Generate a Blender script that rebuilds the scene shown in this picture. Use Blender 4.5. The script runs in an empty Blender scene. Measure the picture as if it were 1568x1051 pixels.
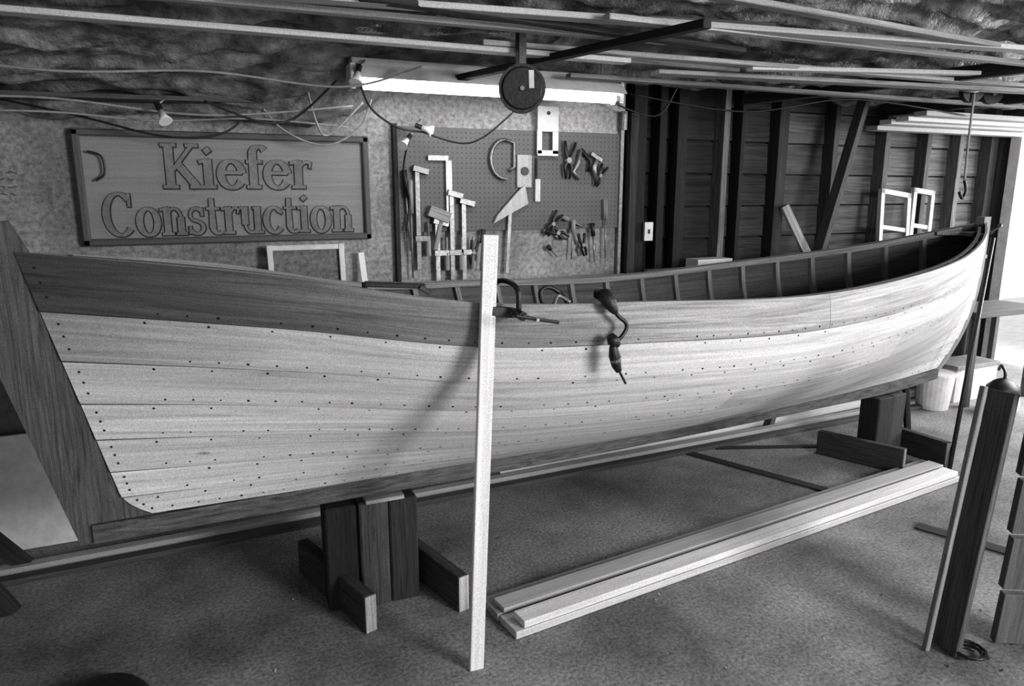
import bpy, bmesh, math, random
from mathutils import Vector, Matrix, noise
random.seed(7)
sc=bpy.context.scene
# ---------------------------------------------------------------- materials
def g(v): return (v,v*0.985,v*0.99,1)
def newmat(name):
    m=bpy.data.materials.new(name); m.use_nodes=True
    nt=m.node_tree; b=nt.nodes["Principled BSDF"]
    return m,nt,b
def N(nt,t,**k):
    n=nt.nodes.new(t)
    for a,v in k.items():
        if hasattr(n,a): setattr(n,a,v)
    return n
def tone_mul(nt,colsock,b):
    at=N(nt,"ShaderNodeAttribute"); at.attribute_name="tone"
    mx=N(nt,"ShaderNodeMix"); mx.data_type='RGBA'; mx.blend_type='MULTIPLY'; mx.inputs[0].default_value=1
    nt.links.new(colsock,mx.inputs[6]); nt.links.new(at.outputs["Color"],mx.inputs[7])
    nt.links.new(mx.outputs[2],b.inputs["Base Color"])
def wood(name,c1,c2,su=1.6,sv=45,rough=.75,bump=.25,knots=0.0,dist=1.2):
    m,nt,b=newmat(name); L=nt.links.new
    uv=N(nt,"ShaderNodeUVMap"); mp=N(nt,"ShaderNodeMapping"); mp.inputs["Scale"].default_value=(su,sv,1)
    L(uv.outputs[0],mp.inputs[0])
    n=N(nt,"ShaderNodeTexNoise"); n.inputs["Scale"].default_value=1; n.inputs["Detail"].default_value=5; n.inputs["Roughness"].default_value=.68; n.inputs["Distortion"].default_value=dist
    L(mp.outputs[0],n.inputs["Vector"])
    r=N(nt,"ShaderNodeValToRGB"); r.color_ramp.elements[0].position=.3; r.color_ramp.elements[1].position=.68
    r.color_ramp.elements[0].color=g(c1); r.color_ramp.elements[1].color=g(c2)
    L(n.outputs["Fac"],r.inputs[0]); col=r.outputs[0]
    n2=N(nt,"ShaderNodeTexNoise"); n2.inputs["Scale"].default_value=260; n2.inputs["Detail"].default_value=1
    tc=N(nt,"ShaderNodeTexCoord"); L(tc.outputs["Object"],n2.inputs["Vector"])
    mr=N(nt,"ShaderNodeMapRange"); mr.inputs[1].default_value=.3; mr.inputs[2].default_value=.7; mr.inputs[3].default_value=.80; mr.inputs[4].default_value=1.17
    L(n2.outputs["Fac"],mr.inputs[0])
    mx=N(nt,"ShaderNodeMix"); mx.data_type='RGBA'; mx.blend_type='MULTIPLY'; mx.inputs[0].default_value=1
    L(col,mx.inputs[6]); L(mr.outputs[0],mx.inputs[7]); col=mx.outputs[2]
    if knots>0:
        mp2=N(nt,"ShaderNodeMapping"); mp2.inputs["Scale"].default_value=(4.0,11,1); L(uv.outputs[0],mp2.inputs[0])
        v=N(nt,"ShaderNodeTexVoronoi"); v.inputs["Scale"].default_value=1; L(mp2.outputs[0],v.inputs["Vector"])
        gt=N(nt,"ShaderNodeMapRange"); gt.inputs[1].default_value=.05*knots; gt.inputs[2].default_value=.12*knots; gt.inputs[3].default_value=.15; gt.inputs[4].default_value=1
        L(v.outputs["Distance"],gt.inputs[0])
        sp=N(nt,"ShaderNodeSeparateColor"); L(v.outputs["Color"],sp.inputs[0])
        cmpn=N(nt,"ShaderNodeMath",operation='GREATER_THAN'); cmpn.inputs[1].default_value=.34; L(sp.outputs[0],cmpn.inputs[0])
        mxx=N(nt,"ShaderNodeMath",operation='MAXIMUM'); L(cmpn.outputs[0],mxx.inputs[0]); L(gt.outputs[0],mxx.inputs[1])
        m3=N(nt,"ShaderNodeMix"); m3.data_type='RGBA'; m3.blend_type='MULTIPLY'; m3.inputs[0].default_value=1
        L(col,m3.inputs[6]); L(mxx.outputs[0],m3.inputs[7]); col=m3.outputs[2]
    tone_mul(nt,col,b)
    bp=N(nt,"ShaderNodeBump"); bp.inputs["Strength"].default_value=bump; bp.inputs["Distance"].default_value=.004
    L(n.outputs["Fac"],bp.inputs["Height"]); L(bp.outputs[0],b.inputs["Normal"])
    b.inputs["Roughness"].default_value=rough
    return m
def speck(name,c1,c2,scale=30,rough=.85,bump=.3,big=2.0,bigamt=.35,metal=0,bdist=.01):
    m,nt,b=newmat(name); L=nt.links.new
    tc=N(nt,"ShaderNodeTexCoord")
    n=N(nt,"ShaderNodeTexNoise"); n.inputs["Scale"].default_value=scale; n.inputs["Detail"].default_value=5; n.inputs["Roughness"].default_value=.7
    n2=N(nt,"ShaderNodeTexNoise"); n2.inputs["Scale"].default_value=big; n2.inputs["Detail"].default_value=5; n2.inputs["Roughness"].default_value=.6
    L(tc.outputs["Object"],n.inputs["Vector"]); L(tc.outputs["Object"],n2.inputs["Vector"])
    r=N(nt,"ShaderNodeValToRGB"); r.color_ramp.elements[0].position=.35; r.color_ramp.elements[1].position=.65
    r.color_ramp.elements[0].color=g(c1); r.color_ramp.elements[1].color=g(c2); L(n.outputs["Fac"],r.inputs[0])
    mr=N(nt,"ShaderNodeMapRange"); mr.inputs[1].default_value=.35; mr.inputs[2].default_value=.65; mr.inputs[3].default_value=1-bigamt; mr.inputs[4].default_value=1+bigamt*.5
    L(n2.outputs["Fac"],mr.inputs[0])
    mx=N(nt,"ShaderNodeMix"); mx.data_type='RGBA'; mx.blend_type='MULTIPLY'; mx.inputs[0].default_value=1
    L(r.outputs[0],mx.inputs[6]); L(mr.outputs[0],mx.inputs[7])
    tone_mul(nt,mx.outputs[2],b)
    bp=N(nt,"ShaderNodeBump"); bp.inputs["Strength"].default_value=bump; bp.inputs["Distance"].default_value=bdist
    L(n.outputs["Fac"],bp.inputs["Height"]); L(bp.outputs[0],b.inputs["Normal"])
    b.inputs["Roughness"].default_value=rough; b.inputs["Metallic"].default_value=metal
    return m
def pegmat(name):
    m,nt,b=newmat(name); L=nt.links.new
    tc=N(nt,"ShaderNodeTexCoord"); mp=N(nt,"ShaderNodeMapping"); mp.inputs["Scale"].default_value=(40,40,40)
    L(tc.outputs["Object"],mp.inputs[0])
    fr=N(nt,"ShaderNodeVectorMath",operation='FRACTION'); L(mp.outputs[0],fr.inputs[0])
    sb=N(nt,"ShaderNodeVectorMath",operation='SUBTRACT'); sb.inputs[1].default_value=(.5,.5,.5); L(fr.outputs[0],sb.inputs[0])
    ml=N(nt,"ShaderNodeVectorMath",operation='MULTIPLY'); ml.inputs[1].default_value=(1,0,1); L(sb.outputs[0],ml.inputs[0])
    ln=N(nt,"ShaderNodeVectorMath",operation='LENGTH'); L(ml.outputs[0],ln.inputs[0])
    mr=N(nt,"ShaderNodeMapRange"); mr.inputs[1].default_value=.10; mr.inputs[2].default_value=.17; mr.inputs[3].default_value=.03; mr.inputs[4].default_value=.11
    L(ln.outputs["Value"],mr.inputs[0]); L(mr.outputs[0],b.inputs["Base Color"])
    b.inputs["Roughness"].default_value=.7
    return m
def emit(name,s):
    m,nt,b=newmat(name)
    b.inputs["Emission Color"].default_value=(1,1,1,1); b.inputs["Emission Strength"].default_value=s
    return m
M_hull=wood("hull_cedar",.34,.60,1.0,30,.78,.12,knots=1.0,dist=1.6)
M_hulld=wood("hull_dark_sheerstrake",.20,.58,1.0,30,.78,.15,dist=2.0)
M_hullin=wood("hull_inside",.04,.11,1.6,40,.8,.3)  # unfinished inner planking, with interior shadow also mixed into its dark colour
M_old=wood("aged_timber",.012,.09,2.2,60,.85,.8,dist=2.2)
M_keel=wood("keel_timber",.015,.13,3.5,45,.8,.6,dist=3)
M_stem=wood("stem_timber",.02,.11,3,70,.85,.6,dist=1.5)
M_lum=wood("new_lumber",.46,.70,1.2,40,.6,.12)
M_lum2=wood("weathered_lumber",.12,.36,1.8,50,.75,.4)
M_dark=wood("dark_timber",.008,.035,2,50,.9,.5)
M_sid=wood("siding_boards",.025,.10,1.8,40,.9,.6)
M_sign=wood("sign_board",.19,.25,1.5,50,.7,.15)
M_floor=speck("concrete_floor",.11,.31,75,.9,.4,1.8,.5,bdist=.006)
M_osb=speck("particle_board_wall",.17,.40,45,.85,.35,1.8,.4,bdist=.006)
M_sheet=speck("plastic_sheeting",.10,.36,10,.40,.7,4,.6,bdist=.03)
M_peg=pegmat("pegboard_hardboard")
M_metal=speck("steel",.20,.38,60,.4,.1,4,.3,metal=.6)
M_black=speck("black_iron",.008,.022,80,.45,.2,4,.2)
M_seam=speck("dark_seam",.05,.10,80,.9,.2,4,.2)
M_white=speck("white_paint",.58,.72,20,.5,.05,3,.1)
M_grey=speck("grey_paint",.2,.3,30,.6,.1,3,.2)
M_letter=speck("carved_letter_face",.14,.20,50,.7,.2,5,.2)
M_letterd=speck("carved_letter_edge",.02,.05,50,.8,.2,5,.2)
M_tube=emit("fluorescent_tube",11)
M_out=speck("outdoor_ground",.6,.75,10,.9,.1,1,.1)
# ---------------------------------------------------------------- mesh builder
def rotm(rx=0,ry=0,rz=0):
    return Matrix.Rotation(rz,4,'Z')@Matrix.Rotation(ry,4,'Y')@Matrix.Rotation(rx,4,'X')
class B:
    def __init__(s): s.V=[];s.F=[];s.MI=[];s.UV=[];s.T=[];s.S=[];s.mats=[];s.tone=1.0
    def mi(s,m):
        if m not in s.mats: s.mats.append(m)
        return s.mats.index(m)
    def face(s,idx,mat,uvs=None,tone=None,smooth=False):
        s.F.append(tuple(idx)); s.MI.append(s.mi(mat)); s.S.append(smooth)
        s.UV.append(uvs or [(s.V[i][0],s.V[i][1]) for i in idx])
        t=s.tone if tone is None else tone
        s.T.append(t if isinstance(t,(list,tuple)) else [t]*len(idx))
    def box(s,c,size,mat,R=None,bev=.002):
        tb=bmesh.new(); bmesh.ops.create_cube(tb,size=1)
        for v in tb.verts: v.co=Vector((v.co.x*size[0],v.co.y*size[1],v.co.z*size[2]))
        bev=min(bev,min(size)*.3)
        if bev>0: bmesh.ops.bevel(tb,geom=list(tb.edges),offset=bev,segments=1,affect='EDGES')
        M=Matrix.Translation(Vector(c))@(R if R else Matrix())
        ax=sorted(range(3),key=lambda i:-size[i]); ou,ov=random.random()*20,random.random()*20
        b0=len(s.V); tb.verts.index_update()
        loc=[v.co.copy() for v in tb.verts]
        for v in tb.verts: s.V.append(tuple(M@v.co))
        for f in tb.faces:
            ids=[v.index for v in f.verts]
            s.face([b0+i for i in ids],mat,[(loc[i][ax[0]]+ou,loc[i][ax[1]]+loc[i][ax[2]]+ov) for i in ids])
        tb.free()
    def beam(s,p0,p1,w,h,mat,up=(0,0,1),bev=.002):
        p0=Vector(p0);p1=Vector(p1);d=p1-p0;L=d.length;x=d.normalized();u=Vector(up)
        y=u.cross(x)
        if y.length<1e-4: y=Vector((0,1,0)).cross(x)
        y.normalize();z=x.cross(y)
        R=Matrix((x,y,z)).transposed().to_4x4()
        s.box((p0+p1)/2,(L,w,h),mat,R,bev)
    def ring_sweep(s,rings,mat,closed=True,caps=True,smooth=False,tone=None):
        b0=len(s.V);n=len(rings[0]);ou,ov=random.random()*20,random.random()*20
        for r in rings:
            for p in r: s.V.append(tuple(p))
        us=[0]
        for i in range(1,len(rings)): us.append(us[-1]+(Vector(rings[i][0])-Vector(rings[i-1][0])).length)
        vs=[0]
        for j in range(n): vs.append(vs[-1]+(Vector(rings[0][(j+1)%n])-Vector(rings[0][j])).length)
        for i in range(len(rings)-1):
            for j in range(n if closed else n-1):
                k=(j+1)%n
                s.face([b0+i*n+j,b0+i*n+k,b0+(i+1)*n+k,b0+(i+1)*n+j],mat,
                  [(us[i]+ou,vs[j]+ov),(us[i]+ou,vs[j+1]+ov),(us[i+1]+ou,vs[j+1]+ov),(us[i+1]+ou,vs[j]+ov)],smooth=smooth,tone=tone)
        if caps and closed:
            s.face([b0+j for j in range(n)][::-1],mat,tone=tone)
            s.face([b0+(len(rings)-1)*n+j for j in range(n)],mat,tone=tone)
    def tube(s,pts,r,mat,seg=8,smooth=True):
        pts=[Vector(p) for p in pts]; rr=r if isinstance(r,(list,tuple)) else [r]*len(pts)
        rings=[];pn=None
        for i,p in enumerate(pts):
            d=(pts[min(i+1,len(pts)-1)]-pts[max(i-1,0)]).normalized()
            if pn is None:
                a=Vector((0,0,1)) if abs(d.z)<.9 else Vector((1,0,0)); pn=d.cross(a).normalized()
            else:
                q=pn-d*pn.dot(d)
                if q.length>1e-5: pn=q.normalized()
            bn=d.cross(pn)
            rings.append([p+(pn*math.cos(2*math.pi*k/seg)+bn*math.sin(2*math.pi*k/seg))*rr[i] for k in range(seg)])
        s.ring_sweep(rings,mat,smooth=smooth)
    def cyl(s,p0,p1,r,mat,seg=20,r1=None):
        p0=Vector(p0);p1=Vector(p1);s.tube([p0,p1],[r,r if r1 is None else r1],mat,seg,smooth=False)
    def prism(s,poly,origin,ex,ey,depth,mat):
        ex=Vector(ex);ey=Vector(ey);o=Vector(origin);nz=ex.cross(ey).normalized()*depth
        b0=len(s.V);n=len(poly);ou=random.random()*9
        for q in (0,1):
            for (a,b) in poly: s.V.append(tuple(o+ex*a+ey*b+nz*q))
        uv=[(b+ou,a+ou) for a,b in poly]
        s.face([b0+i for i in range(n)][::-1],mat,uv[::-1]); s.face([b0+n+i for i in range(n)],mat,uv)
        for i in range(n):
            j=(i+1)%n; s.face([b0+i,b0+j,b0+n+j,b0+n+i],mat,[uv[i],uv[j],uv[j],uv[i]])
    def done(s,name,loc=(0,0,0),rz=0):
        me=bpy.data.meshes.new(name); me.from_pydata(s.V,[],s.F)
        for m in s.mats: me.materials.append(m)
        me.uv_layers.new(name="UVMap"); me.color_attributes.new(name="tone",type='FLOAT_COLOR',domain='CORNER')
        uvf=[];tf=[]
        for fi in range(len(s.F)):
            for q in range(len(s.F[fi])):
                uvf.extend(s.UV[fi][q]); t=s.T[fi][q]; tf.extend((t,t,t,1.0))
        me.uv_layers["UVMap"].data.foreach_set("uv",uvf)
        me.color_attributes["tone"].data.foreach_set("color",tf)
        me.polygons.foreach_set("material_index",s.MI); me.polygons.foreach_set("use_smooth",s.S)
        me.update()
        o=bpy.data.objects.new(name,me); o.location=loc; o.rotation_euler=(0,0,rz)
        bpy.context.collection.objects.link(o); return o
def smooth_curve(pts,n=8):
    P=[Vector(p) for p in pts]; out=[]
    for i in range(len(P)-1):
        a=P[max(i-1,0)];b=P[i];c=P[i+1];d=P[min(i+2,len(P)-1)]
        for k in range(n):
            t=k/n
            out.append(.5*((2*b)+(c-a)*t+(2*a-5*b+4*c-d)*t*t+(3*b-a-3*c+d)*t**3))
    out.append(P[-1]); return out
def interp(tab,x):
    if x<=tab[0][0]: return tab[0][1]
    if x>=tab[-1][0]: return tab[-1][1]
    n=len(tab)
    for i in range(n-1):
        if x<=tab[i+1][0]:
            x0,y0=tab[i];x1,y1=tab[i+1];h=x1-x0
            m0=(y1-y0)/h if i==0 else (y1-tab[i-1][1])/(x1-tab[i-1][0])
            m1=(y1-y0)/h if i==n-2 else (tab[i+2][1]-y0)/(tab[i+2][0]-x0)
            t=(x-x0)/h
            return (2*t**3-3*t*t+1)*y0+(t**3-2*t*t+t)*h*m0+(-2*t**3+3*t*t)*y1+(t**3-t*t)*h*m1
# ---------------------------------------------------------------- room
b=B(); b.box((2.0,1.2,-.05),(9.0,7.0,.1),M_floor,bev=0); b.done("floor")
b=B(); b.box((9.5,2,-.08),(6,9,.1),M_out,bev=0); b.done("outdoor_ground")
b=B()   # back wall : sheathing panel on the left, open studs + siding on the right
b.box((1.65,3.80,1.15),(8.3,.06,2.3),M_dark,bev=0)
b.box((-.1,3.68,1.08),(4.8,.16,2.16),M_osb,bev=0)
for (xa,xb,tn) in ((2.38,2.72,.2),(2.72,3.08,.35),(3.08,3.53,.7),(3.53,3.99,1.1),(3.99,4.48,1.4),(4.48,4.9,1.8),(4.9,5.72,2.0)):  # siding steps lighter bay by bay, doorway light falloff painted into the tones
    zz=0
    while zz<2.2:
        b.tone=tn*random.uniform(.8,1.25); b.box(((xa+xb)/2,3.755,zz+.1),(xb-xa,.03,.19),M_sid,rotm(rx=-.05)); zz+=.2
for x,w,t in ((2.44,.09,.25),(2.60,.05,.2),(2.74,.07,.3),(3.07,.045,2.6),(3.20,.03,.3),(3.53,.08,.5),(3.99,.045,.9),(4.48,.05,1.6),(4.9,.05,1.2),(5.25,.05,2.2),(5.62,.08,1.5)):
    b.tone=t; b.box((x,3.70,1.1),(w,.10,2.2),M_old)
b.tone=1; b.box((4.05,3.70,.04),(3.3,.11,.08),M_old); b.box((4.05,3.70,2.14),(3.3,.11,.06),M_old)
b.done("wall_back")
b=B(); b.box((-2.45,1.2,1.15),(.1,5.3,2.3),M_osb,bev=0); b.done("wall_left")
b=B()
b.box((5.76,-.4,1.1),(.12,2.4,2.2),M_sid,bev=0); b.box((5.76,3.66,1.1),(.12,.2,2.2),M_sid,bev=0); b.box((5.76,2.18,2.08),(.12,2.76,.24),M_sid,bev=0)
for y in (.84,3.53): b.box((5.69,y,1.0),(.04,.08,2.0),M_white)
b.done("wall_right")
b=B(); b.box((1.65,1.45,2.34),(8.4,4.8,.05),M_dark,bev=0); b.done("ceiling")
# sagging sheeting / insulation under the joists
b=B()
nx,ny=300,170; x0,x1,y0,y1=-2.3,5.6,1.1,3.585
def ridge(a,b_,c): return .35-abs(noise.noise(Vector((a,b_,c))))
def sagz(x,y):
    base=2.12
    w=max(0,min(1,(y-2.4)/1.1)); lft=max(0,min(1,(1.35-x)/1.0)); lft=lft*lft*(3-2*lft)
    base-=w*(.03+.25*lft)
    q=noise.noise(Vector((x*.9,y*2.6,3)))*.13
    q+=noise.noise(Vector((x*2.0+y*1.5,y*7,7)))*.06
    q-=ridge(x*1.0+y*2,y*8,1)*.13
    q-=max(0,ridge(x*2.5-y*3,y*6+x,9))*.08
    q-=max(0,ridge(x*4+y*2,y*13,19))*.05
    q-=max(0,ridge(x*8-y*4,y*16+x*2,29))*.025
    return min(base+.045+q*.8,2.30)
for i in range(nx+1):
    for j in range(ny+1):
        x=x0+(x1-x0)*i/nx;y=y0+(y1-y0)*j/ny; b.V.append((x,y,sagz(x,y)))
for i in range(nx):
    for j in range(ny):
        a=i*(ny+1)+j; b.face([a,a+1,a+ny+2,a+ny+1],M_sheet,smooth=True)
b.done("sagging_insulation_sheeting")
# stored lumber strips under ceiling
b=B()
strips=[((-1.6,2.64),(1.6,2.50),2.01,.06,.95,M_lum),((-1.0,2.40),(1.6,2.24),2.03,.04,.7,M_lum),
 ((-2.0,3.46),(.30,3.40),1.84,.14,.35,M_lum2),((.2,2.2),(3.6,1.75),2.02,.06,.8,M_lum),
 ((1.0,2.52),(4.6,2.40),2.01,.06,1.5,M_lum2),((1.2,2.0),(4.0,2.10),2.01,.04,.7,M_lum),
 ((1.9,2.75),(4.9,2.3),2.0,.08,1.3,M_lum2),((1.6,2.98),(5.3,2.85),2.0,.05,1.0,M_lum2),((1.2,1.72),(3.4,1.9),2.03,.04,.9,M_lum2),((2.2,2.5),(3.9,2.25),2.0,.05,1.0,M_lum)]
for k in range(4):
    xa=random.uniform(-.6,2.6); L_=random.uniform(1.2,2.4); ya=random.uniform(1.85,2.7); yb=ya+random.uniform(-.4,.3)
    strips.append(((xa,ya),(xa+L_,yb),random.uniform(2.02,2.06),random.choice([.02,.03,.045]),random.uniform(.4,1.1),random.choice([M_lum2,M_lum2,M_old])))
for p,q,z,w,t,m in strips:
    b.tone=t; b.beam((p[0],p[1],z),(q[0],q[1],z+random.uniform(-.03,.04)),w,.018,m)
b.done("overhead_lumber_strips")
b=B(); b.tone=.8; b.beam((1.00,3.45,1.965),(1.46,1.85,1.985),.04,.025,M_dark); b.tone=1; b.beam((3.1,3.55,2.03),(3.6,1.5,2.04),.05,.06,M_dark); b.beam((4.3,3.55,2.02),(4.7,1.7,2.04),.05,.07,M_dark)
b.done("overhead_joists")
b=B()
for k,(y,z) in enumerate(((3.30,1.94),(3.42,1.93),(3.18,1.96),(3.52,1.90))):
    b.tone=.9-.14*k; b.box((4.9,y,z),(1.5,.09,.03),M_lum)
b.done("overhead_shelf_boards")
# ---------------------------------------------------------------- boat
BL=(.557,2.423,0); BR=math.atan2(.1117,.993)
def BW(s,n,z):
    return Vector((BL[0]+s*.9937+n*.1117, BL[1]+s*.1117-n*.9937, z))
TB=[(-.998,0),(-.72,.175),(-.43,.33),(.14,.50),(.68,.605),(1.43,.645),(2.2,.58),(2.7,.47),(3.12,.33),(3.5,.175),(3.84,0)]
TZ=[(-1,1.34),(-.43,1.262),(.14,1.155),(.68,1.125),(1.43,1.093),(2.2,1.122),(3.12,1.195),(3.84,1.31)]
TK=[(-1,.535),(.14,.49),(1.26,.445),(2.65,.43),(3.5,.445),(3.84,.46)]
TKB=[(-.92,.478),(.14,.432),(1.26,.395),(3.03,.372),(3.55,.395)]
TE=[(0,1.05),(.12,1.35),(.3,2.4),(.5,2.8),(.72,2.5),(.88,1.9),(1,1.4)]
def sl(v): return -.80-.195*v+(.06*(1-v/.10)**2 if v<.10 else 0)
def sr(v): return 3.84-.36*(1-v)**3.5
def raw(r,v):
    ss=-.998+4.838*r
    B_=max(0,interp(TB,ss)); n=B_*(1-(1-v)**interp(TE,r))+.026
    zk=interp(TK,ss); z=zk+v*(interp(TZ,ss)-zk)
    return n,z
def hp(side,r,v,off=0):
    n,z=raw(r,v); v2=max(0,min(1,v+.01)); v1=max(0,v2-.02)
    na,za=raw(r,v1); nb,zb=raw(r,v2); dn,dz=nb-na,zb-za; L=math.hypot(dn,dz) or 1
    n+=dz/L*off; z-=dn/L*off
    n*=side
    return Vector((sl(v)+(sr(v)-sl(v))*r,-n,z+n*.05))
b=B()
vb=[0,.085,.19,.32,.46,.62,.80,1.0]; NR=110
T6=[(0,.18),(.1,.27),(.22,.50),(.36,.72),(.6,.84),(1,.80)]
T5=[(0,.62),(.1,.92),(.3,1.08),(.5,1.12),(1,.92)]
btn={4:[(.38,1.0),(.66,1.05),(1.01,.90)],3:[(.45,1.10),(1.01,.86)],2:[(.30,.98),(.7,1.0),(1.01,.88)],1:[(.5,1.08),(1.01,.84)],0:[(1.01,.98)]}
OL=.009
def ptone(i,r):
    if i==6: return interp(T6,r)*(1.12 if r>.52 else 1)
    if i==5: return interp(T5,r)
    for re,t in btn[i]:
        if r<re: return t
for side in (1,-1):
    for i in range(7):
        ov=random.random()*10; ou=random.random()*10
        K=5
        b0=len(b.V)
        for a in range(NR+1):
            r=a/NR
            for k in range(K+1):
                q=k/K; v=vb[i]+(vb[i+1]-vb[i])*q; off=OL*(1-q)+.001*q
                b.V.append(tuple(hp(side,r,v,off)))
        for a in range(NR):
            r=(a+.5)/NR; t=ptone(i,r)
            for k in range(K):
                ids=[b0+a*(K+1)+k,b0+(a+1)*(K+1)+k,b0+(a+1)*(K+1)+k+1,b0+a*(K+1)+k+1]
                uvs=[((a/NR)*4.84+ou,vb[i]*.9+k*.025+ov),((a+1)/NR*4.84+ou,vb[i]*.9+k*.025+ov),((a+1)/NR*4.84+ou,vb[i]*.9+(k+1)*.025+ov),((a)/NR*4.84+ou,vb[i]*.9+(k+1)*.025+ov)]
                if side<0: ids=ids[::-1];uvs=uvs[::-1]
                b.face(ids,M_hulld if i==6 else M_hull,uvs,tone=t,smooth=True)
        b1=len(b.V)
        for a in range(NR+1):
            b.V.append(tuple(hp(side,a/NR,vb[i],OL))); b.V.append(tuple(hp(side,a/NR,vb[i],-.004)))
        for a in range(NR):
            ids=[b1+a*2+1,b1+a*2+3,b1+a*2+2,b1+a*2]
            b.face(ids if side>0 else ids[::-1],M_hull,tone=.4)
        if i>0:
            b1=len(b.V)
            for a in range(NR+1):
                b.V.append(tuple(hp(side,a/NR,vb[i]-.0060,.0022))); b.V.append(tuple(hp(side,a/NR,vb[i]+.0008,OL+.0004)))
            for a in range(NR):
                ids=[b1+a*2,b1+a*2+2,b1+a*2+3,b1+a*2+1]
                b.face(ids if side>0 else ids[::-1],M_seam)
    for (i,r) in ((6,.520),(4,.66)):
        b1=len(b.V)
        for k in range(7):
            v=vb[i]+.004+(vb[i+1]-vb[i]-.006)*k/6; q=k/6; of=OL*(1-q)+.001*q+.0007
            b.V.append(tuple(hp(side,r-.0002,v,of))); b.V.append(tuple(hp(side,r+.0002,v,of)))
        for k in range(6):
            ids=[b1+k*2,b1+k*2+1,b1+k*2+3,b1+k*2+2]
            b.face(ids if side>0 else ids[::-1],M_seam,tone=2.2)
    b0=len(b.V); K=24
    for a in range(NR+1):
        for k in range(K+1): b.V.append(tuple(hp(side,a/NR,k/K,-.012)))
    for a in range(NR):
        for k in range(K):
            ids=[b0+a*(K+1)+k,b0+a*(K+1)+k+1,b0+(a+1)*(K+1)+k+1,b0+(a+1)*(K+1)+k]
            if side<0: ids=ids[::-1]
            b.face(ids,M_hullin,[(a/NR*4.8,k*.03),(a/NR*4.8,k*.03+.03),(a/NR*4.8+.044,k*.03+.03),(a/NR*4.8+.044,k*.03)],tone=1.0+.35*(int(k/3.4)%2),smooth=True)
    b1=len(b.V)
    for a in range(NR+1):
        b.V.append(tuple(hp(side,a/NR,1,.001))); b.V.append(tuple(hp(side,a/NR,1,-.012)))
    for a in range(NR):
        ids=[b1+a*2,b1+a*2+2,b1+a*2+3,b1+a*2+1]
        b.face(ids if side>0 else ids[::-1],M_lum,tone=.9)
    rings=[]
    for a in range(3,NR-2):
        r=a/NR
        rings.append([hp(side,r,.955,-.034),hp(side,r,.955,-.052),hp(side,r,.998,-.052),hp(side,r,.998,-.034)])
    b.ring_sweep(rings,M_lum2,tone=.8)
    rings=[[hp(side,a/NR,.56,-.034),hp(side,a/NR,.56,-.048),hp(side,a/NR,.62,-.048),hp(side,a/NR,.62,-.034)] for a in range(6,NR-5)]
    b.ring_sweep(rings,M_lum2,tone=.6)
    s_=-.75
    while s_<3.72:
        r=(s_+.998)/4.838; dr=.012/4.838
        rings=[]
        for k in range(14):
            v=.02+.975*k/13
            rings.append([hp(side,r-dr,v,-.013),hp(side,r+dr,v,-.013),hp(side,r+dr,v,-.034),hp(side,r-dr,v,-.034)])
        b.ring_sweep(rings,M_lum2,tone=.9)
        s_+=.225
def nail(side,r,v,off,rad=.0038,mat=M_black):
    p=hp(side,r,v,off); px=hp(side,min(1,r+.004),v,off)-p; pv=hp(side,r,min(1,v+.02),off)-p
    if pv.length<1e-6: pv=Vector((0,0,.01))
    ex=px.normalized(); nz=ex.cross(pv).normalized(); ey=nz.cross(ex)
    b0=len(b.V)
    for k in range(7):
        an=2*math.pi*k/7; b.V.append(tuple(p+(ex*math.cos(an)+ey*math.sin(an))*rad))
    ids=list(range(b0,b0+7))
    b.face(ids if side>0 else ids[::-1],mat)
def offat(i,v): 
    q=(v-vb[i])/(vb[i+1]-vb[i]); return OL*(1-q)+.001*q+.0009
for side in (1,-1):
    for i in range(7):
        for row,vv in enumerate((vb[i]+.020,vb[i+1]-.020)):
            if row==1 and i in (6,): continue
            s_=-.9+.03*i
            while s_<3.75:
                rr=(s_+random.uniform(-.006,.006)+.998)/4.838
                if .004<rr<.995 and random.random()<.9: nail(side,rr,vv,offat(i,vv),random.uniform(.0025,.0042))
                s_+=.075 if row==0 else .15
    for i in range(7):
        for q in (.25,.5,.75):
            v=vb[i]+(vb[i+1]-vb[i])*q; nail(side,.0065,v,offat(i,v)); nail(side,.994,v,offat(i,v))
rings=[]
for a in range(41):
    s_=-.90+(3.50+.90)*a/40; zb=interp(TKB,s_); zt=interp(TK,s_)+.004
    rings.append([Vector((s_,-.036,zb)),Vector((s_,-.036,zt)),Vector((s_,.036,zt)),Vector((s_,.036,zb))])
b.ring_sweep(rings,M_keel)
poly=[(-.935,.476),(-.70,.476),(-.70,.535)]+[(sl(v)+.03,interp(TK,-1)+v*.805) for v in (.04,.10,.3,.6,1.0)]+[(-1.0,1.42),(-1.17,1.42)]
b.tone=1.1; b.prism(poly,(0,.024,0),(1,0,0),(0,0,1),.048,M_stem); b.tone=1
rings=[]
for k in range(25):
    v=k/24; 
    zk=interp(TK,3.84); z=zk+v*(interp(TZ,3.84)-zk)+(.035 if k==24 else 0)
    s_=sr(v)
    rings.append([Vector((s_-.03,-.024,z)),Vector((s_+.045,-.024,z-.03*(1-v))),Vector((s_+.045,.024,z-.03*(1-v))),Vector((s_-.03,.024,z))])
b.ring_sweep(rings,M_lum2,tone=.6)
b.ring_sweep([[Vector((3.40,-.024,.39)),Vector((3.40,-.024,.46)),Vector((3.40,.024,.46)),Vector((3.40,.024,.39))],[Vector((3.52,-.024,.42)),Vector((3.52,-.024,.47)),Vector((3.52,.024,.47)),Vector((3.52,.024,.42))]],M_keel)
b.prism([(3.55,-.10),(3.80,-.015),(3.80,.015),(3.55,.10),(3.62,0)],(0,0,1.24),(1,0,0),(0,1,0),.02,M_lum2)
b.done("wooden_rowboat",BL,BR)
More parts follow.
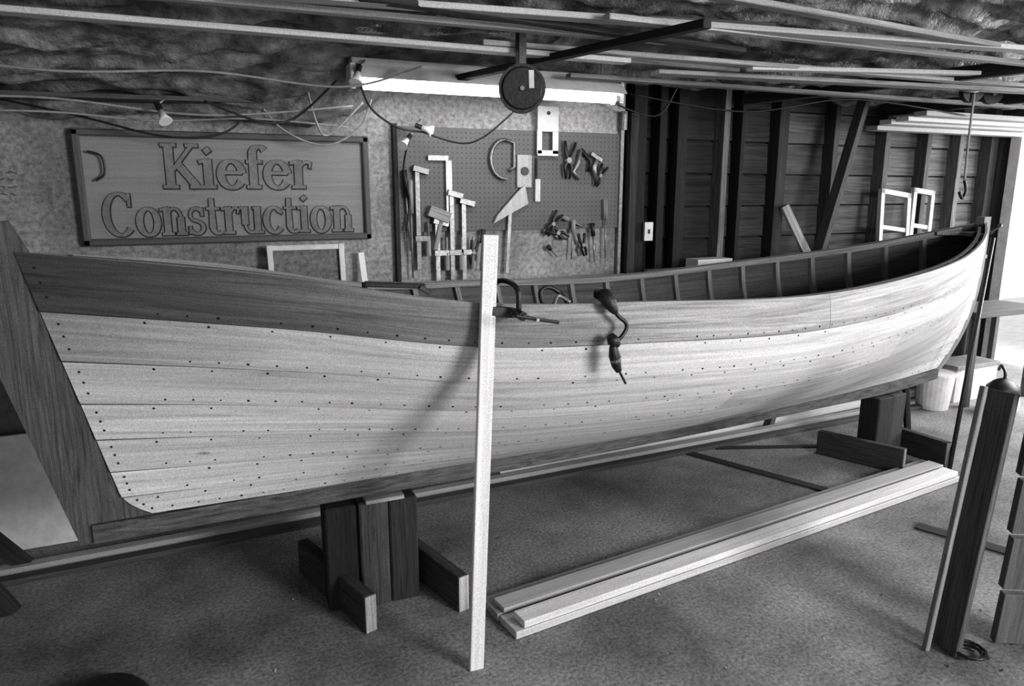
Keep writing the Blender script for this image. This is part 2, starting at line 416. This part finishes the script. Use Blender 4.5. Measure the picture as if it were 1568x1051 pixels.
# ---------------------------------------------------------------- boat stands
def stand(name,posts,planks,shim=None):
    b=B()
    for (x,y,w,d,z,rz,t) in posts:
        b.tone=t; b.box((x,y,z/2),(w,d,z),M_old,rotm(rz=rz),.006)
    for (p,q,t,m) in planks:
        b.tone=t; b.beam((p[0],p[1],.07),(q[0],q[1],.07),.045,.14,m,bev=.004)
        b.tone=t*1.3; d=(Vector((p[0],p[1],0))-Vector((q[0],q[1],0))).normalized(); b.beam((p[0]+d.x*.001,p[1]+d.y*.001,.07),(p[0]-d.x*.006,p[1]-d.y*.006,.07),.041,.136,M_lum2,bev=0)
    if shim: b.tone=1; b.box(*shim)
    b.done(name)
stand("boat_stand",[(.410,2.47,.115,.12,.40,-.03,.35),(.522,2.44,.105,.10,.412,.0,1.2),(.630,2.435,.105,.10,.405,-.02,.5),(.57,2.55,.2,.09,.40,0,.6)],
      [((.463,2.235),(.31,2.75),.9,M_old),((.80,2.225),(.68,2.72),1.1,M_old)],((.56,2.43,.418),(.14,.12,.016),M_lum2,None,.002))
stand("boat_stand",[(3.49,2.74,.13,.12,.362,.08,.45),(3.62,2.76,.12,.12,.362,.08,.75)],
      [((3.42,2.48),(3.24,2.90),.55,M_old),((3.73,2.45),(3.71,2.85),.5,M_old)])
b=B(); b.beam((3.80,2.745,0.02),(3.74,2.765,.42),.03,.03,M_dark); b.done("stand_wedge_prop")
b=B(); b.tone=1.15; b.beam((.722,1.905,0),(.774,1.890,1.378),.018,.046,M_lum,up=(1,0,0)); b.done("upright_stick")
b=B(); b.tube([(3.71,2.42,0),(4.18,2.655,1.235)],.012,M_black,8); b.done("prop_rod")
b=B()
b.tone=.5; b.beam((.875,2.165,.02),(3.63,2.465,.02),.12,.03,M_lum)
b.tone=.85; b.beam((.895,2.045,.016),(3.585,2.335,.016),.115,.028,M_lum)
b.tone=1.1; b.beam((.93,2.030,.046),(3.57,2.320,.046),.075,.026,M_lum); b.tone=.65; b.beam((.90,2.140,.045),(3.60,2.425,.045),.08,.018,M_lum)
b.done("floor_lumber_stack")
b=B(); b.tone=.55; b.beam((-2.2,3.15,.02),(4.6,3.33,.02),.05,.04,M_lum); b.tone=.25; b.beam((-2.2,3.08,.012),(4.6,3.27,.012),.05,.024,M_lum2); b.tone=.9; b.beam((1.4,3.32,.03),(4.8,3.48,.03),.04,.05,M_lum); b.done("floor_rail_boards")
b=B(); b.beam((2.54,3.22,.004),(2.86,2.48,.004),.06,.008,M_dark); b.beam((2.92,2.02,.004),(3.25,1.2,.004),.07,.008,M_dark); b.beam((2.75,3.2,.004),(3.40,2.95,.004),.04,.008,M_dark); b.done("floor_expansion_joint")
b=B()
for k in range(300):
    x=random.uniform(-1.2,4.8); y=random.gauss(2.2,.8)
    if y>3.0 or y<.9: continue
    an=random.random()*6.28; s1=random.uniform(.002,.008); s2=random.uniform(.0015,.003); z=.0015
    b.tone=random.choice([.1,.3,.9,1.4,.6]); b0=len(b.V)
    for (p,q) in ((-s1,-s2),(s1,-s2),(s1,s2),(-s1,s2)): b.V.append((x+p*math.cos(an)-q*math.sin(an),y+p*math.sin(an)+q*math.cos(an),z+(.003 if p>0 else 0)))
    b.face([b0,b0+1,b0+2,b0+3],M_lum2)
b.done("wood_shavings")
# ---------------------------------------------------------------- sign
b=B()
b.box((.205,3.588,1.51),(1.20,.022,.46),M_sign)
for (c,sz) in (((.205,3.575,1.738),(1.24,.045,.03)),((.205,3.575,1.280),(1.24,.045,.03)),((-.40,3.575,1.51),(.03,.045,.49)),((.81,3.575,1.51),(.03,.045,.49))):
    b.tone=.38; b.box(c,sz,M_sign,bev=.006)
b.tone=1
def arc(cx,cy,rx,ry,a0,a1,w0,w1,n=18):
    o=[]
    for i in range(n+1):
        t=i/n;a=math.radians(a0+(a1-a0)*t); w=w1+(w0-w1)*abs(math.cos(a)); o.append((cx+rx*math.cos(a),cy+ry*math.sin(a),w))
    return o
TH,TN=.19,.08
def Vs(x,y0,y1,top=True,bot=True):
    L=[[(x,y0,TH),(x,y1,TH)]]
    if bot: L.append([(x-.17,y0+.03,TN),(x+.17,y0+.03,TN)])
    if top: L.append([(x-.20,y1-.06,TN),(x+.02,y1-.02,TN)])
    return L
XH=.66
G={
'K':(.85,Vs(.2,0,1,False)+[[(.03,.97,TN),(.37,.97,TN)],[(.28,.42,TN),(.72,.97,TN)],[(.38,.55,TH*.9),(.78,.03,TH*.9)],[(.62,.03,TN),(.9,.03,TN)],[(.58,.97,TN),(.86,.97,TN)]]),
'i':(.42,Vs(.2,0,XH)+[[(.15,.82,.13),(.27,.90,.13)]]),
'e':(.64,[arc(.32,.32,.25,.31,5,330,TH,TN),[(.10,.36,TN),(.56,.36,TN)]]),
'f':(.46,[[(.2,0,TH),(.2,.8,TH)],[(.03,.03,TN),(.37,.03,TN)],arc(.36,.80,.16,.17,180,35,TH,TN,10),[(.04,.62,TN),(.42,.62,TN)]]),
'r':(.52,Vs(.2,0,XH)+[arc(.42,.36,.2,.27,160,60,TN,TN,8),[(.47,.56,.15),(.53,.55,.15)]]),
'C':(.88,[arc(.44,.5,.36,.48,45,318,TH,TN,26),[(.72,.68,TN),(.72,.98,TN)]]),
'o':(.66,[arc(.33,.32,.25,.31,0,360,TH,TN,26)]),
'n':(.76,Vs(.2,0,XH)+[arc(.40,.40,.19,.23,170,0,TN,TN,12),[(.58,0,TH),(.58,.42,TH)],[(.44,.03,TN),(.74,.03,TN)]]),
's':(.54,[arc(.27,.48,.17,.15,30,240,TN,TH*.6,14)+arc(.27,.17,.19,.15,70,-150,TH*.6,TN,14),[(.44,.45,TN),(.44,.64,TN)],[(.08,.02,TN),(.08,.2,TN)]]),
't':(.48,[[(.2,.15,TH),(.2,.86,TH*.7)],arc(.36,.16,.16,.14,180,320,TH*.8,TN,8),[(.04,.62,TN),(.42,.62,TN)]]),
'u':(.76,[[(.18,.22,TH),(.18,XH,TH)],[(.02,XH-.03,TN),(.2,XH-.03,TN)],arc(.37,.24,.19,.22,180,360,TN,TN,12),[(.56,0,TH),(.56,XH,TH)],[(.42,XH-.03,TN),(.58,XH-.03,TN)],[(.56,.03,TN),(.74,.03,TN)]]),
'c':(.60,[arc(.32,.32,.25,.31,45,325,TH,TN,20),[(.49,.5,.15),(.53,.54,.15)]]),
}
def ribbon(pts,x0,z0,sx,sz,y,depth,mat,grow=0):
    P=[Vector((x0+p[0]*sx,z0+p[1]*sz)) for p in pts]; W=[p[2]*sx*.5*1.0+grow for p in pts]
    if len(P)==2 and grow: 
        d=(P[1]-P[0]).normalized()*grow; P=[P[0]-d,P[1]+d]
    rings=[]
    for i,p in enumerate(P):
        d=(P[min(i+1,len(P)-1)]-P[max(i-1,0)]); d=d.normalized() if d.length>1e-9 else Vector((1,0)); n=Vector((-d.y,d.x))*W[i]
        a=p+n;c=p-n
        rings.append([Vector((a.x,y,a.y)),Vector((c.x,y,c.y)),Vector((c.x,y-depth,c.y)),Vector((a.x,y-depth,a.y))])
    b.ring_sweep(rings,mat)
def word(txt,x0,x1,z0,h):
    tot=sum(G[c][0] for c in txt); sx=(x1-x0)/tot; x=x0
    for c in txt:
        for k,st in enumerate(G[c][1]):
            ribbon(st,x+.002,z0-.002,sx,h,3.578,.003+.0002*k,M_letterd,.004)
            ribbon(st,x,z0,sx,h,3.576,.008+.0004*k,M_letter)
        x+=G[c][0]*sx
word("Kiefer",-.09,.55,1.510,.19)
word("Construction",-.33,.74,1.305,.185)
b.done("carved_wooden_sign")
# ---------------------------------------------------------------- pegboard and tools
b=B(); b.box((1.61,3.590,1.55),(1.30,.016,.52),M_peg)
b.tone=.5; b.box((.96,3.58,1.42),(.022,.04,.80),M_old); b.done("pegboard")
b=B(); b.tone=.8; b.box((2.27,3.585,1.45),(.022,.03,.92),M_metal); b.tone=.6; b.box((2.34,3.58,1.45),(.05,.05,.95),M_old)
b.cyl((2.27,3.565,1.83),(2.27,3.565,1.93),.02,M_metal); b.done("conduit_pipe")
b=B(); b.box((.9,3.52,1.01),(2.9,.16,.025),M_lum2)
for x in (-.4,.9,2.2): b.prism([(0,0),(.13,0),(0,-.12)],(x,3.6,.997),(0,-1,0),(0,0,1),.02,M_lum2)
b.done("wall_shelf")
b=B(); b.box((3.95,3.55,1.02),(2.9,.20,.025),M_lum2)
for x in (2.72,3.99,4.9): b.prism([(0,0),(.13,0),(0,-.12)],(x,3.65,1.007),(0,-1,0),(0,0,1),.02,M_lum2)
b.done("wall_shelf")
def tool(name,fn):
    b=B(); fn(b); b.done(name)
def bar_clamp(x,z0,z1,y=3.56,t=1.0):
    def f(b):
        b.tone=t; b.box((x,y,(z0+z1)/2),(.026,.012,z1-z0),M_metal)
        b.tone=t; b.box((x+.02,y,z1-.02),(.085,.025,.03),M_metal,rotm(ry=.25)); b.box((x+.02,y,z0+.16),(.08,.025,.03),M_metal)
        b.cyl((x+.05,y,z0+.16),(x+.05,y,z0+.24),.006,M_metal,8); b.tone=1; b.cyl((x+.05,y,z0+.07),(x+.05,y,z0+.16),.014,M_lum2,10)
    tool("bar_clamp",f)
bar_clamp(1.165,1.023,1.36,t=.95); bar_clamp(1.245,1.023,1.50,t=.7); bar_clamp(1.31,1.023,1.46,t=.8); bar_clamp(1.065,1.10,1.62,t=.5)
def f(b):
    b.tone=.9; b.box((1.235,3.565,1.50),(.035,.006,.30),M_metal); b.box((1.18,3.565,1.66),(.11,.006,.028),M_metal)
tool("framing_square",f)
tool("wooden_mallet",lambda b:(b.beam((1.12,3.555,1.40),(1.23,3.555,1.36),.04,.055,M_lum2),b.beam((1.19,3.555,1.37),(1.15,3.555,1.20),.02,.022,M_lum2,up=(1,0,0))))
def f(b):
    b.tone=.7; b.prism([(0,0),(.20,.10),(.18,.20),(.13,.155),(.02,.04)],(1.48,3.57,1.33),(1,0,0),(0,0,1),.014,M_lum); b.tone=.9; b.beam((1.575,3.56,1.40),(1.555,3.56,1.06),.006,.022,M_metal,up=(1,0,0))
tool("speed_square",f)
def f(b):
    pts=[(1.55+.085*math.cos(math.radians(a)),3.565,1.66+.10*math.sin(math.radians(a))) for a in range(95,280,12)]
    b.tone=.6; b.tube(pts,.010,M_metal,6); b.tube([pts[0],(1.60,3.565,1.745),(1.60,3.565,1.62),(1.57,3.565,1.60)],.009,M_metal,6)
tool("caliper",f)
def f(b):
    b.tone=.6; b.box((1.66,3.57,1.60),(.085,.012,.17),M_lum); b.tone=1; b.cyl((1.66,3.562,1.60),(1.66,3.555,1.60),.022,M_black,14)
    b.tone=.8; b.box((1.74,3.57,1.50),(.03,.014,.12),M_white); b.cyl((1.735,3.57,1.56),(1.735,3.57,1.67),.008,M_black,8)
tool("router_template",f)
def f(b):
    b.tone=.85; b.box((1.79,3.55,1.87),(.125,.006,.13),M_white); b.box((1.74,3.55,1.75),(.03,.006,.12),M_white); b.box((1.835,3.55,1.75),(.035,.006,.12),M_white); b.box((1.79,3.55,1.695),(.125,.006,.03),M_white); b.tone=.6; b.cyl((1.79,3.546,1.90),(1.79,3.540,1.90),.01,M_black,8)
tool("paper_pattern",f)
def springclamp(x,z,a,sc_=1.0,t=1):
    def f(b):
        b.tone=t; R=Matrix.Rotation(a,4,'Y')
        def P(u,v): 
            q=R@Vector((u*sc_,0,v*sc_)); return (x+q.x,3.555,z+q.z)
        b.tube([P(-.03,.09),P(-.015,.02),P(.02,-.03),P(.015,-.09)],[.008,.010,.010,.006],M_black,8)
        b.tube([P(.03,.09),P(.015,.02),P(-.02,-.03),P(-.005,-.09)],[.008,.010,.010,.006],M_black,8)
        b.cyl((x,3.545,z),(x,3.57,z),.014*sc_,M_grey,12)
    tool("spring_clamp",f)
springclamp(1.83,1.32,.6,.8); springclamp(1.92,1.66,.1,1.1); springclamp(2.02,1.20,-.2,.7); springclamp(1.36,1.18,.2,.7); springclamp(2.12,1.58,.5,.7); springclamp(1.86,1.27,-1.1,.8)
def f(b):
    b.tone=.8; b.tube([(2.0,3.56,1.72),(1.98,3.56,1.64),(1.95,3.56,1.60),(1.99,3.56,1.56)],.010,M_metal,8); b.tube([(2.0,3.56,1.72),(2.06,3.56,1.66),(2.05,3.56,1.60)],.010,M_black,8)
tool("pliers",f)
def f(b):
    b.tone=.9; b.tube([(2.11,3.56,1.69),(2.08,3.56,1.62),(2.10,3.56,1.55)],[.008,.016,.010],M_metal,8)
    b.beam((2.06,3.56,1.70),(2.13,3.56,1.66),.02,.022,M_metal)
tool("claw_hammer",f)
for i,(xa,za,xb,zb) in enumerate(((1.80,1.20,1.86,1.14),(1.96,1.34,1.95,1.12),(2.08,1.32,2.10,1.10),(1.88,1.36,2.02,1.30),(1.42,1.30,1.40,1.08),(2.16,1.45,2.17,1.12),(1.00,1.60,1.02,1.20),(1.03,1.55,1.03,1.06))):
    def f(b):
        b.tone=.9; b.tube([(xa,3.56,za),((xa*2+xb)/3,3.56,(za*2+zb)/3)],.013,M_lum2 if i%2 else M_black,8); b.tube([((xa*2+xb)/3,3.56,(za*2+zb)/3),(xb,3.56,zb)],[.005,.004],M_metal,6)
    tool("screwdriver",f)
b=B()
R=rotm(rx=-.12)
b.tone=.8
for c,sz in (((.50,3.53,1.235),(.36,.02,.025)),((.50,3.50,1.045),(.36,.02,.03)),((.335,3.515,1.14),(.025,.02,.22)),((.665,3.515,1.14),(.025,.02,.22))): b.box(c,sz,M_white,R)
b.tone=.5; b.box((.50,3.53,1.14),(.33,.008,.19),M_osb,R); b.done("picture_frame")
b=B(); b.tone=.9; b.box((-.08,3.53,1.10),(.22,.04,.15),M_lum2); b.box((.12,3.53,1.09),(.16,.05,.13),M_grey); b.done("cardboard_box")
b=B(); b.beam((.775,3.52,1.024),(.765,3.55,1.20),.01,.03,M_white,up=(1,0,0)); b.done("wood_scrap_strip")
b=B()
for i in range(4):
    z=1.58-.03*i; xk=-.74
    for wd in range(3):
        pts=[(xk+.006*k,3.597,z-.08*(xk+.74+.006*k)+random.uniform(-.005,.005)) for k in range(random.randint(4,7))]; xk=pts[-1][0]+.012
        b.tube(pts,.0011,M_black,5)
b.done("wall_handwriting")
b=B(); b.tone=1.0; b.beam((3.70,3.50,1.033),(3.56,3.63,1.40),.02,.07,M_lum2,up=(1,0,0)); b.done("leaning_board")
b=B(); b.tone=1.3; b.beam((3.94,3.40,2.12),(3.30,3.37,.0),.07,.04,M_old,up=(1,0,0)); b.tone=1.0; b.beam((3.98,3.40,2.12),(3.34,3.37,.0),.015,.02,M_lum,up=(1,0,0)); b.done("diagonal_brace")
def winframe(name,x0,x1,z0,z1,y,rx,m):
    b=B(); R=rotm(ry=.12,rx=rx); cx,cz=(x0+x1)/2,(z0+z1)/2;w,h=x1-x0,z1-z0;t=.035; b.tone=.6
    for c,sz in (((0,0,h/2-t/2),(w,.03,t)),((0,0,-h/2+t/2),(w,.03,t)),((-w/2+t/2,0,0),(t,.03,h)),((w/2-t/2,0,0),(t,.03,h)),((0,0,-.03),(w,.02,.03))):
        q=R@Vector(c); b.box((cx+q.x,y+q.y,cz+q.z),sz,m,R)
    b.done(name)
winframe("small_window_sash",4.30,4.60,1.04,1.50,3.52,-.15,M_white); winframe("small_window_sash",4.62,4.84,1.05,1.51,3.53,-.1,M_white)
b=B(); b.box((2.89,3.53,1.065),(.26,.12,.06),M_white); b.done("paint_box")
b=B(); b.tone=1; b.box((2.505,3.63,1.26),(.06,.02,.11),M_white); b.tone=1; b.box((2.505,3.618,1.26),(.012,.01,.025),M_black); b.done("light_switch")
# ---------------------------------------------------------------- lamp
b=B()
b.tone=.6
b.box((1.30,3.13,2.005),(1.28,.10,.05),M_white); b.tone=1; b.prism([(-.10,-.03),(-.04,.03),(.04,.03),(.10,-.03),(.09,-.03),(.035,.02),(-.035,.02),(-.09,-.03)],(.66,3.12,1.975),(0,1,0),(0,0,1),1.28,M_white)
for (yy,zz) in ((3.09,1.925),(3.145,1.945)):
    b.cyl((.70,yy,zz),(1.91,yy,zz),.019,M_tube,16); b.cyl((.665,yy,zz),(.70,yy,zz),.021,M_metal,12); b.cyl((1.91,yy,zz),(1.935,yy,zz),.021,M_metal,12)
for x in (.66,1.94): b.box((x,3.11,1.955),(.02,.09,.10),M_white)
for x in (.72,1.86): b.cyl((x,3.13,2.02),(x,3.13,2.15),.004,M_metal,6)
b.done("fluorescent_light_fixture")
b=B(); c=Vector((1.13,2.45,1.855)); ax=Vector((-.40,-.91,-.05)).normalized()
b.tone=2.5
b.cyl(c-ax*.03,c+ax*.02,.084,M_black,32); b.tone=1.6; b.cyl(c+ax*.02,c+ax*.028,.074,M_black,32,r1=.068); b.tone=1; b.cyl(c+ax*.028,c+ax*.036,.008,M_metal,12)
side=ax.cross(Vector((0,0,1))).normalized()
qq=c+ax*.029+Vector((.030,-.013,.030)); b.tone=1.0; b.prism([(-.008,-.030),(.010,-.030),(.008,.030),(-.010,.030)],qq,(-side if side.x<0 else side),(0,0,1),.003,M_white)
b.tone=1; b.box((1.13,2.46,2.00),(.03,.03,.16),M_black); b.box((1.12,2.46,2.075),(.10,.05,.03),M_metal); b.done("hanging_cord_reel")
def cliplamp(p,d,name="clamp_work_lamp"):
    b=B(); p=Vector(p); d=Vector(d).normalized()
    b.tone=1.0; b.tube([p,p+d*.03,p+d*.05],[.012,.016,.026],M_white,14); b.cyl(p-d*.035,p,.012,M_black,10); b.tube([p-d*.03,p-d*.03+Vector((.03,.03,.03))],.005,M_metal,6)
    b.done(name)
cliplamp((.98,3.42,1.735),(-.6,-.5,-.6)); cliplamp((1.05,3.40,1.79),(.7,-.5,-.3)); cliplamp((.67,3.02,1.96),(-.3,-.4,-.8)); cliplamp((-.06,3.2,1.80),(.3,-.5,-.8))
b=B()
cables=[[(-.9,3.5,1.90),(-.4,3.45,1.80),(-.06,3.42,1.72),(.17,3.42,1.74),(.3,3.44,1.86),(.35,3.4,1.98)],
 [(.3,3.4,1.9),(.42,3.42,1.76),(.6,3.42,1.70),(.75,3.4,1.78),(.8,3.35,1.9)],
 [(.5,3.3,2.0),(.54,3.3,1.80),(.60,3.34,1.74),(.75,3.3,1.88)],
 [(.68,3.04,1.93),(.75,3.15,1.84),(.9,3.3,1.78),(1.05,3.4,1.77)],[(1.05,3.4,1.77),(1.25,3.3,1.72),(1.42,3.2,1.85),(1.5,3.12,1.98)],
 [(-1.2,3.3,1.80),(-.5,3.28,1.84),(.1,3.3,1.80),(.7,3.28,1.86)],[(-1.2,3.4,1.78),(-.5,3.4,1.80),(-.1,3.4,1.78),(.3,3.38,1.80),(.7,3.4,1.78)],
 [(.1,3.25,1.85),(.3,3.25,1.78),(.45,3.28,1.80),(.62,3.2,1.95)],[(-1.0,3.0,1.95),(-.4,3.0,1.90),(.1,3.02,1.93),(.6,3.0,1.90),(.9,2.9,1.98)],
 [(1.0,3.45,1.75),(.98,3.5,1.6),(1.02,3.55,1.45),(1.0,3.55,1.3)],
 [(-.36,3.55,1.66),(-.31,3.55,1.64),(-.305,3.55,1.57),(-.34,3.55,1.54)],
 [(2.1,3.5,1.98),(2.4,3.45,1.90),(2.5,3.4,2.05)],[(2.2,3.4,2.0),(2.9,3.3,1.93),(3.6,3.2,2.02),(4.5,3.1,1.95)],
 [(3.2,2.6,2.06),(3.6,2.5,1.98),(3.9,2.6,2.05)]]
for ci,c in enumerate(cables): b.tube(smooth_curve(c,8),.005,M_black if (random.random()<.6 or ci==10) else M_grey,6)
b.done("electrical_cables")
b=B()
for c in ((3.76,2.60,2.0),(4.1,2.72,2.02)):
    c=Vector(c); b.cyl(c-ax*.02,c+ax*.02,.055,M_black,20); b.cyl(c+ax*.02,c+ax*.03,.012,M_metal,10); b.box(c+Vector((0,0,.06)),(.03,.06,.12),M_metal)
b.tube(smooth_curve([(3.74,2.57,2.0),(3.74,2.57,1.75),(3.72,2.55,1.55)]),.006,M_grey,6); b.tube(smooth_curve([(3.72,2.55,1.55),(3.74,2.55,1.50),(3.72,2.55,1.46),(3.69,2.55,1.49)]),.008,M_black,6)
b.done("hanging_pulley_block")
# ---------------------------------------------------------------- clamps and brace on the gunwale
def Q(s,n,z): return tuple(BW(s,n,z))
b=B()
b.tube(smooth_curve([Q(.21,.475,1.135),Q(.21,.47,1.20),Q(.215,.49,1.235),Q(.22,.55,1.24),Q(.22,.60,1.22),Q(.22,.605,1.165)],6),.008,M_black,8)
b.cyl(Q(.21,.50,1.155),Q(.225,.70,1.15),.006,M_metal,8); b.cyl(Q(.16,.69,1.165),Q(.30,.69,1.135),.005,M_black,8); b.cyl(Q(.21,.525,1.155),Q(.21,.54,1.155),.016,M_black,12); b.cyl(Q(.22,.59,1.155),Q(.22,.63,1.15),.014,M_black,10)
b.beam(Q(.13,.545,1.165),Q(.23,.565,1.150),.02,.03,M_black)
b.done("c_clamp")
b=B(); b.tube(smooth_curve([Q(.36,.52,1.15),Q(.36,.50,1.195),Q(.40,.49,1.205),Q(.44,.50,1.18),Q(.44,.54,1.15)],6),.007,M_black,8); b.tube(smooth_curve([Q(.37,.56,1.16),Q(.40,.54,1.185),Q(.43,.56,1.165)],6),.006,M_metal,8); b.done("spring_clamp")
b=B(); b.beam(Q(-.17,.42,1.245),Q(-.01,.47,1.235),.03,.014,M_black); b.cyl(Q(-.17,.42,1.25),Q(-.17,.42,1.20),.008,M_black,8); b.beam(Q(-.03,.475,1.235),Q(.0,.48,1.215),.02,.014,M_black); b.done("bar_clamp")
b=B()
b.tube([Q(.500,.60,1.195),Q(.510,.625,1.190),Q(.522,.64,1.165),Q(.53,.65,1.145),Q(.535,.65,1.135)],[.018,.023,.022,.014,.008],M_black,12)
b.tube(smooth_curve([Q(.533,.65,1.14),Q(.548,.655,1.122),Q(.568,.66,1.105),Q(.571,.66,1.085),Q(.552,.66,1.062),Q(.532,.655,1.045)],6),.0065,M_black,8)
b.tube([Q(.515,.655,1.068),Q(.526,.655,1.052),Q(.54,.655,1.036)],[.013,.020,.014],M_black,12)
b.tube([Q(.530,.655,1.05),Q(.527,.655,1.03),Q(.532,.655,1.005),Q(.545,.65,.970),Q(.555,.65,.952)],[.008,.013,.018,.015,.010],M_black,12)
b.cyl(Q(.536,.654,.998),Q(.540,.653,.988),.0185,M_metal,12)
b.cyl(Q(.555,.65,.955),Q(.584,.65,.908),.0042,M_black,8)
b.done("hand_brace_drill")
b=B(); b.tube(smooth_curve([Q(3.66,.14,1.27),Q(3.70,.17,1.30),Q(3.76,.13,1.30),Q(3.74,.10,1.25)],6),.008,M_black,8); b.done("c_clamp")
# ---------------------------------------------------------------- left background
b=B(); b.tone=1.0; b.box((-1.27,3.44,.25),(1.50,.02,.50),M_white,rotm(rx=-.08)); b.done("leaning_white_panel")
b=B(); b.tone=.45; b.box((-1.37,3.55,.62),(1.70,.02,1.20),M_grey,rotm(rx=-.04)); b.done("leaning_dark_plywood")
b=B()
b.tone=1; b.beam((-2.0,3.0,.66),(-.98,3.0,.66),.09,.09,M_old)
for x,fx in ((-1.9,-2.15),(-1.06,-.70)):
    for dy in (-.12,.22): b.beam((x,3.0+dy*.2,.64),(fx,3.0+dy,.0),.035,.06,M_dark,up=(1,0,0))
b.done("sawhorse")
b=B(); prof=[(.001,.055),(.08,.053),(.12,.045),(.14,.02),(.145,.0)]
c=Vector((-.36,2.17,0))
rings=[[c+Vector((r*math.cos(2*math.pi*k/24),r*math.sin(2*math.pi*k/24),z)) for k in range(24)] for r,z in prof]
b.ring_sweep(rings,M_black,smooth=True); b.done("upturned_rubber_basin")
# ---------------------------------------------------------------- right foreground
b=B()
b.tone=1.4; b.beam((2.19,1.36,0),(2.375,1.405,.86),.11,.02,M_old,up=(1,-.3,0)); b.tone=.7; b.beam((2.125,1.385,0),(2.31,1.43,.88),.018,.02,M_lum2,up=(1,0,0))
b.done("leaning_planks")
b=B()
for k in range(5): b.tone=.35-.03*k; b.box((2.44,1.28,.10+.2*k),(.16,.03,.19),M_lum2,rotm(rz=-.5,rx=.08))
b.done("louvered_shutter")
b=B(); b.tube([(2.23+(.03+.001*a)*math.cos(a*.6),1.31+(.03+.001*a)*math.sin(a*.6),.008+.0006*a) for a in range(30)],.006,M_black,6); b.done("rope_coil")
# right background
b=B(); c=Vector((4.70,3.25,0))
b.tube([c,c+Vector((0,0,.24))],[.10,.12],M_white,24,smooth=False); b.cyl(c+Vector((0,0,.24)),c+Vector((0,0,.255)),.126,M_white,24); b.done("white_bucket")
b=B(); b.box((5.15,3.36,.12),(.45,.22,.24),M_white); b.box((5.15,3.36,.255),(.47,.24,.03),M_grey); b.done("storage_crate")
b=B(); c=Vector((5.02,2.98,0)); b.tube([c+Vector((0,0,z)) for z in (0,.07,.13)],[.10,.11,.10],M_white,22); b.tube([c+Vector((0,0,z)) for z in (.13,.18,.22,.24)],[.105,.10,.06,.02],M_black,22); b.tube(smooth_curve([c+Vector((.0,0,.22)),c+Vector((.0,0,.28)),c+Vector((.05,.06,.31)),c+Vector((.09,.1,.27))]),.010,M_black,10); b.done("shop_vacuum")
b=B(); b.tone=.3; b.box((5.25,3.30,.66),(.75,.36,.04),M_lum2)
for x in (4.92,5.58):
    for y in (3.16,3.44): b.box((x,y,.32),(.04,.04,.64),M_grey)
b.done("workbench")
# ---------------------------------------------------------------- camera, lights
cd=bpy.data.cameras.new("camera"); cd.sensor_width=36; cd.lens=36*1100/1568; cd.clip_start=.05
co=bpy.data.objects.new("camera",cd); co.location=(0,0,1.5); co.rotation_euler=(math.radians(78),0,math.radians(-24)); bpy.context.collection.objects.link(co); sc.camera=co
w=bpy.data.worlds.new("world"); sc.world=w; w.use_nodes=True; w.node_tree.nodes["Background"].inputs[0].default_value=(1,1,1,1); w.node_tree.nodes["Background"].inputs[1].default_value=1.0
def area(name,loc,target,sx,sy,p):
    ld=bpy.data.lights.new(name,'AREA'); ld.shape='RECTANGLE'; ld.size=sx; ld.size_y=sy; ld.energy=p
    o=bpy.data.objects.new(name,ld); o.location=loc; o.rotation_euler=(Vector(target)-Vector(loc)).to_track_quat('-Z','Y').to_euler(); bpy.context.collection.objects.link(o)
area("window_daylight",(3.1,-2.2,1.9),(.5,2.2,.7),1.3,1.1,210)
area("doorway_daylight",(6.6,2.2,1.6),(4.0,2.6,.1),2.2,1.6,170)
sc.view_settings.view_transform='Standard'; sc.view_settings.exposure=0
try: sc.view_settings.look='Medium High Contrast'
except Exception: sc.view_settings.look='None'
